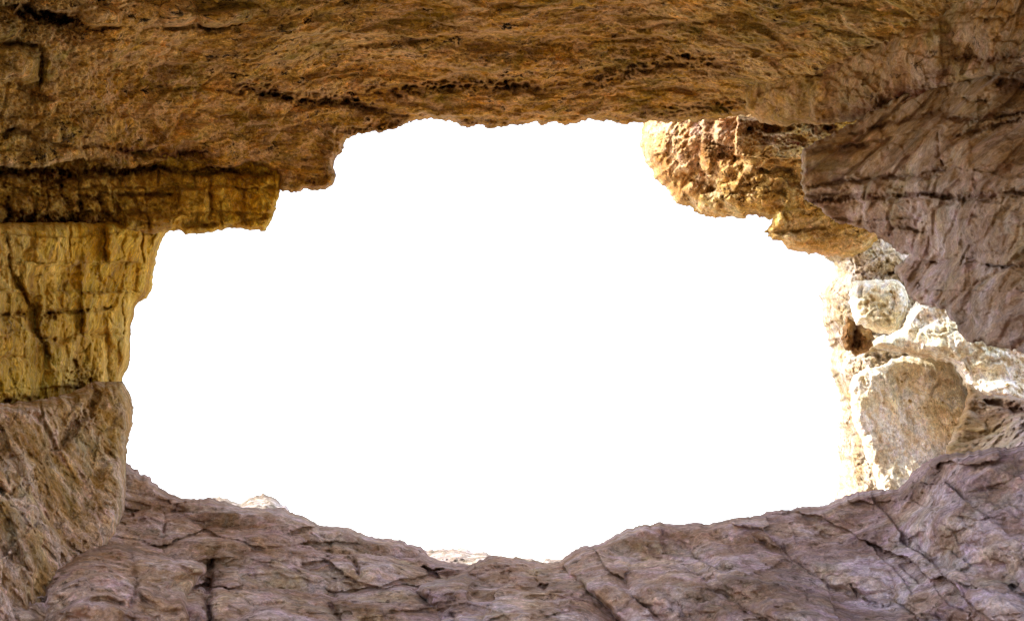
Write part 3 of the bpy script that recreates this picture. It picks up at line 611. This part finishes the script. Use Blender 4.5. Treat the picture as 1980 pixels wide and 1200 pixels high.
rock('rock_bank', bank_poly,
     [(1080, 1086, 7.52), (1280, 1008, 7.98), (1500, 986, 8.05), (1712, 948, 7.82), (1830, 877, 7.07), (1980, 860, 6.25), (1200, 1150, 6.25), (1500, 1100, 6.47), (1800, 1000, 6.55), (1980, 1000, 5.65), (1250, 1200, 5.57), (1600, 1200, 5.5), (1980, 1200, 4.6), (2900, 800, 4.0), (2900, 2000, 2.4), (1400, 2000, 3.2), (2000, 2000, 3.0)],
     M_floor,
     recipe(feats=[
         ('crack', [(1250, 1055), (1290, 1085), (1340, 1110), (1390, 1145), (1440, 1180)], 8, 0.10, 0.2), ('crack', [(1560, 1015), (1590, 1032), (1615, 1042)], 5, 0.14, 0.1), ('crack', [(1455, 1032), (1470, 1046), (1500, 1060), (1530, 1088)], 3, 0.10, 0.1),
         ('crack', [(1645, 1125), (1658, 1148), (1685, 1165), (1710, 1172)], 3.5, 0.16, 0.1), ('crack', [(1690, 1050), (1710, 1066), (1760, 1062)], 4, 0.05, 0.2), ('lump', 1958, 1135, 9, 8, 0, -0.12, 2),
         ('crack', [(1290, 1150), (1310, 1175), (1330, 1205)], 4, 0.1, 0.1), ('crack', [(1780, 940), (1800, 943), (1860, 938), (1940, 945)], 3, 0.05, 0.1),
         ('lump', 1150, 1120, 50, 60, -35, 0.12, 2.5), ('lump', 1400, 1090, 90, 30, 40, 0.14, 2.5), ('lump', 1620, 1090, 110, 40, 20, 0.12, 2.5), ('lump', 1850, 1150, 130, 50, 10, 0.14, 2.5), ('lump', 1860, 920, 110, 30, -8, 0.12, 2.5),
         ('lump', 1560, 1180, 90, 30, 10, 0.14, 2.5), ('lump', 1770, 1010, 120, 30, -5, 0.1, 2.5)],
         pillows=[(230, 90, 0.26, 30, 0.0), (60, 30, 0.05, 20, 0.0), (20, 11, 0.012, -10, 0.0)], low=(0.42, 0.9), blocks=[(1.0, 0.9, 0.7, 0.04, 0.07, 0.0), (0.2, 0.2, 0.16, 0.010, 0.025, 0.0)], pits=[(0.09, 0.02, 0.4)], ridge=(0.025, 1.7), fine=0.010, seed=8, stretch=(1, 1, 1.6)),
     roll=(14, 0.45), back=lambda x, y: np.where(x > 1700, 9.0, 10.5), seed=18, tone=[(1100, 1100, 0.2), (1300, 1080, 0.4), (1600, 1080, 0.8), (1980, 1000, 1.0), (1980, 1200, 1.0), (1300, 1200, 0.6)],
     label='mauve grey rock bank rising to the right along the bottom of the opening', cat='rock bank')
rock('hanging_rock', hang_poly,
     [(1241, 240, 14.2), (1260, 330, 14.0), (1300, 390, 13.8), (1440, 420, 12.5), (1340, 300, 13.1), (1440, 300, 12.2), (1550, 300, 11.8), (1560, 400, 11.9), (1640, 300, 11.8), (1400, 180, 12.6), (1600, 180, 11.8)],
     M_hang,
     recipe(feats=[
         ('step', [(1620, 306), (1500, 306), (1440, 305), (1424, 300), (1421, 280), (1423, 258), (1430, 235), (1432, 215)], 60, 0.34),
         ('crack', [(1450, 248), (1500, 250), (1560, 248), (1600, 250)], 12, 0.35, 0.9), ('crack', [(1478, 270), (1520, 275), (1550, 272)], 9, 0.12, 1.0),
         ('crack', [(1375, 285), (1400, 287), (1420, 287)], 3, 0.2, 0.2), ('crack', [(1392, 300), (1412, 304), (1428, 306)], 6, 0.3, 0.3), ('crack', [(1330, 350), (1350, 358), (1385, 368)], 6, 0.3, 0.2),
         ('lump', 1392, 262, 14, 30, 0, 0.16, 3), ('lump', 1390, 228, 14, 10, 0, 0.15, 3), ('crack', [(1374, 240), (1372, 275)], 5, 0.16, 0.6),
         ('lump', 1290, 285, 62, 60, 12, 0.16, 2.2), ('lump', 1322, 326, 14, 10, 0, 0.12, 2), ('lump', 1333, 365, 18, 12, -20, 0.16, 2), ('lump', 1385, 384, 36, 12, 8, 0.14, 2), ('lump', 1500, 315, 60, 9, 0, 0.10, 3),
         ('crack', [(1420, 345), (1450, 355), (1480, 345)], 5, 0.10, 0.3), ('crack', [(1470, 330), (1500, 328), (1530, 333)], 4, 0.14, 0.3), ('crack', [(1500, 365), (1520, 352), (1545, 362)], 5, 0.12, 0.7),
         ('crack', [(1410, 378), (1460, 372), (1520, 374)], 3, 0.10, 0.1), ('crack', [(1480, 408), (1500, 400), (1530, 405)], 5, 0.16, 0.2), ('lump', 1440, 300, 30, 14, 0, -0.05, 2)],
         low=(0.12, 1.4), blocks=[(0.30, 0.3, 0.16, 0.05, 0.07, 0.015)], pits=[(0.17, 0.12, 0.6), (0.08, 0.05, 0.6)], lumps3=(0.16, 0.07), ridge=(0.035, 2.5), fine=0.018, seed=9, stretch=(0.7, 0.7, 1.3), warp=6),
     step=1.7, roll=(34, 0.8), back=(1.0, 15.0), seed=19, jagamp=2.2, tone=[(1260, 260, 0.0), (1400, 260, 0.0), (1450, 350, 0.7), (1550, 350, 0.7), (1300, 370, 0.3), (1550, 260, 0.8)],
     label='sunlit knobbly honey coloured rock hanging under the ceiling, between it and the white opening', cat='hanging rock')
rock('rock_ledge', ledge2_poly,
     [(1480, 450, 12.2), (1592, 494, 12.3), (1700, 450, 11.8), (1550, 400, 11.9), (1600, 450, 12.0)],
     M_hang,
     recipe(feats=[('crack', [(1480, 450), (1520, 447), (1570, 444), (1600, 440)], 3, 0.16, 0.2), ('lump', 1510, 425, 22, 16, 0, 0.14, 2.4), ('lump', 1555, 470, 50, 18, 8, 0.15, 2.5), ('crack', [(1520, 415), (1525, 440)], 4, 0.14, 0.2)],
         low=(0.08, 1.5), blocks=[(0.3, 0.3, 0.10, 0.04, 0.05, 0.01)], pits=[(0.10, 0.04, 0.6)], ridge=(0.03, 3.0), fine=0.014, seed=10, stretch=(0.7, 0.7, 1.6)),
     step=1.7, roll=(18, 0.45), back=(0.9, 14), seed=20, jagamp=2.0, tone=[(1490, 440, 0.8), (1592, 480, 0.5), (1650, 430, 1)],
     label='small layered tan ledge jutting left just above the pale pillar\'s top', cat='rock ledge')
rock('rock_pillar', pillar_poly,
     [(1600, 480, 13.3), (1590, 570, 13.4), (1610, 700, 13.5), (1625, 850, 13.7), (1620, 960, 13.8), (1700, 480, 13.2), (1700, 700, 13.3), (1720, 950, 13.4), (1900, 560, 12.8), (1900, 900, 12.8)],
     M_pillar,
     recipe(feats=[
         ('crack', [(1612, 515), (1650, 532), (1690, 532), (1740, 528)], 3.4, 0.22, 0.15), ('crack', [(1612, 503), (1640, 512), (1680, 518)], 3, 0.12, 0.2), ('lump', 1640, 470, 26, 30, 0, 0.2, 2.5), ('lump', 1690, 480, 30, 30, 0, 0.14, 2.5),
         ('crack', [(1600, 657), (1615, 660), (1632, 656)], 4, 0.2, 0.6), ('lump', 1690, 610, 120, 60, 0, 0.12, 2.5), ('lump', 1604, 610, 22, 36, 0, 0.12, 2.5), ('crack', [(1602, 660), (1640, 680), (1700, 690), (1740, 676)], 7, 0.2, 0.0),
         ('lump', 1650, 705, 60, 26, 20, 0.14, 2.5)],
         pillows=[(40, 40, 0.10, 20, 0.03), (14, 18, 0.03, 0, 0.0)], low=(0.16, 1.1), blocks=[(0.4, 0.4, 0.4, 0.05, 0.10, 0.012), (0.13, 0.13, 0.13, 0.02, 0.05, 0.0)], pits=[(0.09, 0.05, 0.7)], ridge=(0.035, 2.8), fine=0.016, seed=11),
     step=1.8, roll=(95, 1.3), back=16.5, seed=21, jagamp=2.0, tone=[(1600, 500, 0.0), (1600, 900, 0.0), (1700, 470, 0.6), (1750, 900, 0.5)],  # tone runs from the sunlit-edge palette to the shaded-side palette
     label='bleached pale pillar with a glaring sunlit edge at the right side of the opening', cat='rock pillar')
rock('boulder', rball_poly, [(1645, 590, 12.2), (1750, 590, 11.8), (1700, 545, 12.0), (1700, 640, 12.0)], M_pale,
     recipe(feats=[('crack', [(1735, 548), (1728, 575), (1724, 600), (1716, 630)], 3, 0.05, 0.2), ('lump', 1667, 560, 7, 12, 0, -0.12, 2), ('lump', 1690, 575, 5, 6, 0, -0.08, 2), ('lump', 1702, 595, 6, 6, 0, -0.06, 2), ('lump', 1694, 560, 5, 5, 0, -0.06, 2), ('lump', 1714, 615, 6, 7, 0, -0.06, 2)],
         low=(0.06, 2.0), blocks=[(0.3, 0.3, 0.3, 0.03, 0.06, 0.006)], pits=[(0.10, 0.05, 0.8), (0.06, 0.03, 0.6)], ridge=(0.02, 3.5), fine=0.012, seed=12),
     step=1.6, roll=(26, 0.42), back=13.2, seed=22, jagamp=1.6, tone=[(1650, 590, 0.2), (1700, 600, 0.5), (1750, 600, 1.0), (1700, 640, 0.8)],
     label='rounded pitted pale boulder wedged high in the right pillar, above the dark brown stone', cat='boulder')
rock('stone', stone_poly, [(1635, 650, 11.75), (1685, 650, 11.7), (1660, 620, 11.75), (1660, 685, 11.8)], M_dark,
     recipe(feats=[('crack', [(1655, 630), (1652, 650), (1650, 676)], 4, 0.22, 0.3), ('lump', 1672, 655, 12, 22, 10, 0.14, 2.4), ('lump', 1640, 648, 10, 28, 5, 0.12, 2.4), ('crack', [(1664, 645), (1660, 668)], 2.5, 0.14, 0.2)],
         low=(0.04, 3), blocks=[(0.12, 0.12, 0.2, 0.04, 0.08, 0.02)], ridge=(0.03, 4), fine=0.014, seed=13),
     step=1.3, roll=(14, 0.3), back=12.6, seed=23, jagamp=2.2, label='small knotty dark brown stone stuck below the rounded pale boulder', cat='stone')
rock('boulder', big_poly,
     [(1645, 760, 11.7), (1700, 706, 11.8), (1800, 690, 11.8), (1860, 750, 11.65), (1920, 840, 11.35), (1660, 840, 11.6), (1700, 950, 11.3), (1780, 800, 11.6), (1800, 900, 11.3)],
     M_pale,
     recipe(feats=[('crack', [(1765, 830), (1755, 800), (1740, 770)], 3, 0.05, 0.1), ('lump', 1744, 726, 10, 9, 0, -0.10, 2), ('lump', 1802, 726, 9, 10, 0, -0.12, 2), ('lump', 1668, 735, 6, 10, -30, -0.08, 2), ('lump', 1848, 720, 10, 12, 0, -0.1, 2), ('crack', [(1800, 765), (1808, 750), (1820, 742)], 3, 0.08, 0.2),
                   ('lump', 1710, 757, 6, 7, 0, -0.06, 2), ('crack', [(1735, 832), (1760, 838), (1790, 870)], 3, 0.05, 0.0), ('step', [(1790, 872), (1770, 850), (1755, 830), (1758, 800)], 40, 0.05), ('lump', 1870, 810, 60, 30, 20, 0.1, 2.5)],
         low=(0.03, 1.1), blocks=[(0.6, 0.6, 0.6, 0.03, 0.05, 0.003), (0.11, 0.11, 0.13, 0.008, 0.025, 0.0)], pits=[(0.10, 0.03, 0.5), (0.05, 0.02, 0.5)], ridge=(0.016, 3.0), fine=0.014, seed=14, stretch=(1.3, 1.3, 0.9)),
     step=1.8, roll=(20, 0.40), back=13.6, seed=24, jagamp=1.4, tone=[(1650, 750, 0.3), (1700, 900, 0.8), (1850, 800, 1.0), (1760, 720, 0.6)],
     label='largest pale boulder, broad shaded face leaning on the foot of the right pillar', cat='boulder')
rock('rock_shelf', shelf_poly,
     [(1690, 664, 11.3), (1760, 600, 11.2), (1850, 560, 10.9), (1850, 700, 10.9), (1980, 700, 10.6), (1980, 790, 10.5), (2900, 800, 9.5), (2900, 650, 9.5), (1760, 680, 11.2)],
     M_pale,
     recipe(feats=[('crack', [(1790, 641), (1820, 642), (1850, 640)], 1.8, 0.08, 0.1), ('lump', 1905, 695, 32, 20, 15, 0.10, 2.5), ('crack', [(1885, 690), (1905, 702), (1935, 695)], 4, 0.06, 0.3), ('lump', 1830, 660, 60, 30, 15, 0.1, 2.5), ('crack', [(1748, 575), (1756, 600), (1745, 630)], 3.5, 0.2, 0.2),
                   ('lump', 1930, 755, 40, 20, 5, 0.12, 2.5)],
         low=(0.08, 1.2), blocks=[(0.4, 0.4, 0.3, 0.04, 0.05, 0.010), (0.12, 0.12, 0.14, 0.012, 0.03, 0.0)], pits=[(0.09, 0.035, 0.5)], ridge=(0.03, 2.8), fine=0.014, seed=15, stretch=(1.3, 1.3, 0.8)),
     step=1.9, roll=(18, 0.45), back=13.6, seed=25, jagamp=1.6, tone=[(1690, 660, 0.2), (1800, 620, 0.3), (1980, 700, 1.0), (1900, 760, 0.9)],
     label='pale overhanging shelf above the largest pale boulder, below the dark right wall', cat='rock shelf')
rock('rock_outcrop', nook_poly,
     [(1850, 800, 9.2), (1900, 850, 8.7), (1980, 800, 8.4), (1980, 870, 7.5), (2900, 850, 4.7)], M_right,
     recipe(feats=[('crack', [(1905, 772), (1940, 782), (1985, 792)], 6, 0.3, 0.5)], low=(0.12, 1.3), blocks=[(0.4, 0.4, 0.3, 0.04, 0.10, 0.01), (0.12, 0.12, 0.12, 0.016, 0.045, 0.0)], ridge=(0.035, 2.6), fine=0.014, seed=16),
     step=2.0, roll=(14, 0.3), back=12.5, seed=26, tone=[(1850, 800, 0), (1980, 850, 1)],
     label='dark outcrop in the shaded nook between the pale shelf and the grey bank', cat='rock outcrop')
rock('overhanging_wall', rwall_poly,
     [(1550, 300, 9.41), (1552, 384, 9.56), (1640, 434, 9.41), (1735, 500, 8.96), (1765, 590, 8.52), (1860, 655, 7.34), (1980, 684, 6.1), (1650, 240, 9.11), (1800, 165, 7.78), (1980, 100, 6.45), (1980, 400, 5.9), (1750, 350, 7.93), (2900, 780, 3.4), (2900, 300, 3.3), (2900, -200, 3.4)],
     M_right,
     recipe(feats=[
         ('crack', [(1560, 360), (1620, 352), (1690, 345), (1760, 338), (1830, 330)], 2.6, 0.12, 0.5), ('crack', [(1560, 392), (1620, 384), (1700, 382), (1790, 376), (1860, 382), (1950, 375), (2100, 365)], 4, 0.2, 0.8), ('step', [(2000, 520), (1880, 505), (1760, 500)], 50, 0.12), ('step', [(1980, 215), (1860, 240), (1740, 262), (1600, 290)], 50, 0.14), ('step', [(1990, 380), (1860, 388), (1700, 388), (1570, 398)], 60, 0.14),
         ('crack', [(1555, 380), (1590, 378), (1640, 368)], 3, 0.1, 0.4), ('crack', [(1830, 228), (1870, 232), (1920, 224), (1985, 218)], 4, 0.16, 0.8), ('crack', [(1850, 260), (1880, 258), (1920, 245), (1975, 232)], 3.5, 0.14, 0.4),
         ('crack', [(1640, 262), (1700, 245), (1760, 228), (1800, 216)], 3, 0.12, 0.6), ('crack', [(1570, 290), (1620, 285), (1680, 280)], 3, 0.10, 0.7), ('crack', [(1860, 190), (1900, 196), (1910, 200)], 3, 0.15, 0.2),
         ('crack', [(1930, 165), (1960, 158), (2000, 170)], 9, 0.2, 0.9), ('rust_shade', 1812, 285, 8, 30, 5, 0.8),
         ('crack', [(1800, 505), (1850, 500), (1885, 500)], 2.2, 0.12, 0.1), ('crack', [(1905, 512), (1950, 515), (2100, 517)], 2.6, 0.16, 0.1), ('crack', [(1714, 455), (1722, 443), (1738, 436), (1790, 448)], 3, 0.14, 0.2),
         ('crack', [(1860, 598), (1890, 600), (1920, 597)], 2.4, 0.05, 0.1), ('crack', [(1840, 428), (1870, 424), (1900, 412)], 2.4, 0.06, 0.2), ('rust_shade', 1785, 405, 10, 14, 0, 0.5), ('rust_shade', 1920, 395, 40, 10, 0, 0.4),
         ('step', [(1830, 340), (1700, 350), (1570, 360)], 40, -0.08), ('lump', 1880, 440, 90, 50, 0, 0.12, 2.5), ('lump', 1680, 400, 90, 26, 0, 0.08, 2.5), ('lump', 1900, 570, 120, 60, 10, 0.14, 2.5), ('lump', 1900, 300, 60, 36, -5, 0.12, 3), ('lump', 1660, 310, 90, 34, -5, 0.10, 3),
         ('crack', [(1816, 262), (1816, 300), (1824, 320)], 3, 0.08, 0.5)],
         bricks=[(62, 240, 0.05, 0.008, 2.0)], pillows=[(150, 40, 0.05, -4, 0.006), (22, 14, 0.010, 30, 0.0)], low=(0.24, 0.9), blocks=[(1.2, 2.2, 0.34, 0.07, 0.07, 0.003), (0.30, 0.5, 0.14, 0.012, 0.022, 0.0)], strata=(0.34, 0.07, (0.0, 0.04)), ridge=(0.02, 1.8), fine=0.009, seed=17, stretch=(0.7, 0.5, 1.3)),
     roll=(8, 0.10), back=(1.4, 11.5), seed=27, jagamp=2.4, tone=[(1560, 330, 0.3), (1700, 240, 0.0), (1900, 150, 0.1), (1800, 450, 0.9), (1980, 600, 1.0), (1980, 350, 0.6)], kind=K)
rock('ceiling_boulder', lobe_poly,
     [(1602, 60, 8.84), (1470, 120, 9.83), (1430, 180, 10.54), (1530, 243, 10.26), (1640, 236, 9.41), (1790, 180, 7.7), (1980, 130, 6.0), (1650, 120, 8.56), (1800, 60, 7.28), (1980, 0, 5.9), (1650, -200, 6.85), (3000, -200, 3.0), (2900, -900, 2.4), (1900, -900, 3.2)],
     M_lobe,
     recipe(feats=[
         ('crack', [(1515, 113), (1525, 126), (1535, 138), (1560, 145), (1600, 138), (1625, 128)], 3.4, 0.12, 0.6), ('crack', [(1670, 92), (1690, 84)], 4, 0.14, 0.0), ('crack', [(1760, 40), (1800, 28), (1840, 14)], 2.6, 0.07, 0.1),
         ('crack', [(1900, 40), (1930, 34), (1945, 45)], 2.5, 0.08, 0.1), ('crack', [(1640, 38), (1646, 50), (1650, 58)], 4, 0.12, 0.3), ('rust_shade', 1800, 150, 70, 20, -25, 0.6), ('rust_shade', 1735, 185, 50, 22, -20, 0.95), ('rust_shade', 1660, 218, 90, 14, -8, 0.8), ('rust_shade', 1910, 120, 30, 20, 0, 0.8),
         ('lump', 1580, 120, 70, 28, -18, 0.14, 2.5), ('lump', 1540, 190, 100, 50, 0, 0.18, 2.5), ('lump', 1670, 175, 50, 34, 10, 0.14, 2.5), ('lump', 1770, 100, 70, 44, 0, 0.16, 2.5), ('lump', 1880, 50, 80, 30, -10, 0.12, 2.5), ('crack', [(1850, 110), (1900, 118), (1960, 108)], 6, 0.14, 0.7),
         ('crack', [(1700, 205), (1740, 190), (1790, 172)], 6, 0.25, 0.9)],
         pillows=[(60, 26, 0.05, -15, 0.02)], low=(0.2, 1.0), blocks=[(0.8, 1.0, 0.5, 0.06, 0.11, 0.010), (0.30, 0.4, 0.16, 0.014, 0.035, 0.002)], ridge=(0.022, 1.8), fine=0.009, seed=18, stretch=(0.7, 0.7, 1.3)),
     roll=(12, 0.22), back=(1.4, 11.8), seed=28, tone=[(1440, 180, 0.0), (1540, 180, 0.1), (1540, 100, 0.0), (1700, 100, 0.4), (1750, 190, 0.8), (1980, 50, 0.7), (1980, 150, 1.0)],
     label='broad grey brown block bulging from the ceiling above the hanging rock, rusty underneath', cat='ceiling block')

# sunlit ridges far outside, and the ground everything stands on
rock('rocky_ridge', [(-400, 1180), (200, 1040), (340, 985), (395, 965), (412, 961), (425, 958), (437, 962), (452, 969), (466, 973), (478, 964), (490, 960), (504, 958), (513, 955), (522, 958), (534, 963), (545, 975), (560, 988), (620, 1030), (800, 1120), (1000, 1250), (1000, 1420), (-400, 1420)],
     [(-400, 1180, 30), (513, 955, 30), (1000, 1250, 30), (300, 1300, 16), (-400, 1420, 14), (1000, 1420, 14)], M_far,
     recipe(low=(0.6, 0.3), blocks=[(0.6, 0.6, 0.5, 0.12, 0.3, 0.0), (0.25, 0.25, 0.2, 0.06, 0.12, 0.0)], ridge=(0.1, 0.8), fine=0.05, seed=19), step=2.4, roll=(20, 1.5), back=36, seed=29, jagamp=2.2, kind=K)
rock('rocky_ridge', [(500, 1180), (700, 1090), (800, 1068), (826, 1064), (838, 1063), (852, 1061), (870, 1062), (898, 1060), (908, 1064), (920, 1067), (947, 1071), (975, 1075), (1000, 1077), (1030, 1080), (1061, 1078), (1090, 1082), (1300, 1110), (2300, 1170), (2300, 1420), (400, 1420)],
     [(500, 1180, 45), (900, 1061, 48), (2300, 1170, 48), (900, 1300, 20), (400, 1420, 18), (2300, 1420, 18)], M_far,
     recipe(low=(0.8, 0.3), blocks=[(0.8, 0.8, 0.6, 0.15, 0.4, 0.0), (0.35, 0.35, 0.3, 0.08, 0.15, 0.0)], ridge=(0.15, 0.6), fine=0.05, seed=20), step=2.4, roll=(20, 2.0), back=56, seed=30, jagamp=2.2, kind=K)

def ground():
    r = np.concatenate([np.linspace(0, 30, 90), np.geomspace(31, 2500, 40)]); a = np.linspace(0, 2 * math.pi, 97)[:-1]
    R, A = np.meshgrid(r, a); x = (R * np.sin(A)).ravel(); y = (R * np.cos(A)).ravel() + 3
    p = np.stack([x, y, 0 * x], 1)
    z = 0.25 * fbm(p * 0.35, 3) + 0.08 * fbm(p * 1.7 + 3, 3) - 0.1
    z = z * np.exp(-np.hypot(x, y) / 120) - 0.0
    V = np.stack([x, y, z], 1); na, nr = len(a), len(r)
    i, j = np.meshgrid(np.arange(na), np.arange(nr - 1), indexing='ij'); i = i.ravel(); j = j.ravel(); i2 = (i + 1) % na
    F = np.stack([i * nr + j, i2 * nr + j, i2 * nr + j + 1, i * nr + j + 1], 1)[:, ::-1]
    o = to_object('ground', V, F, M_ground, {'rust_shade': np.zeros(len(V)), 'tone': np.zeros(len(V))})
    o['kind'] = K
ground()
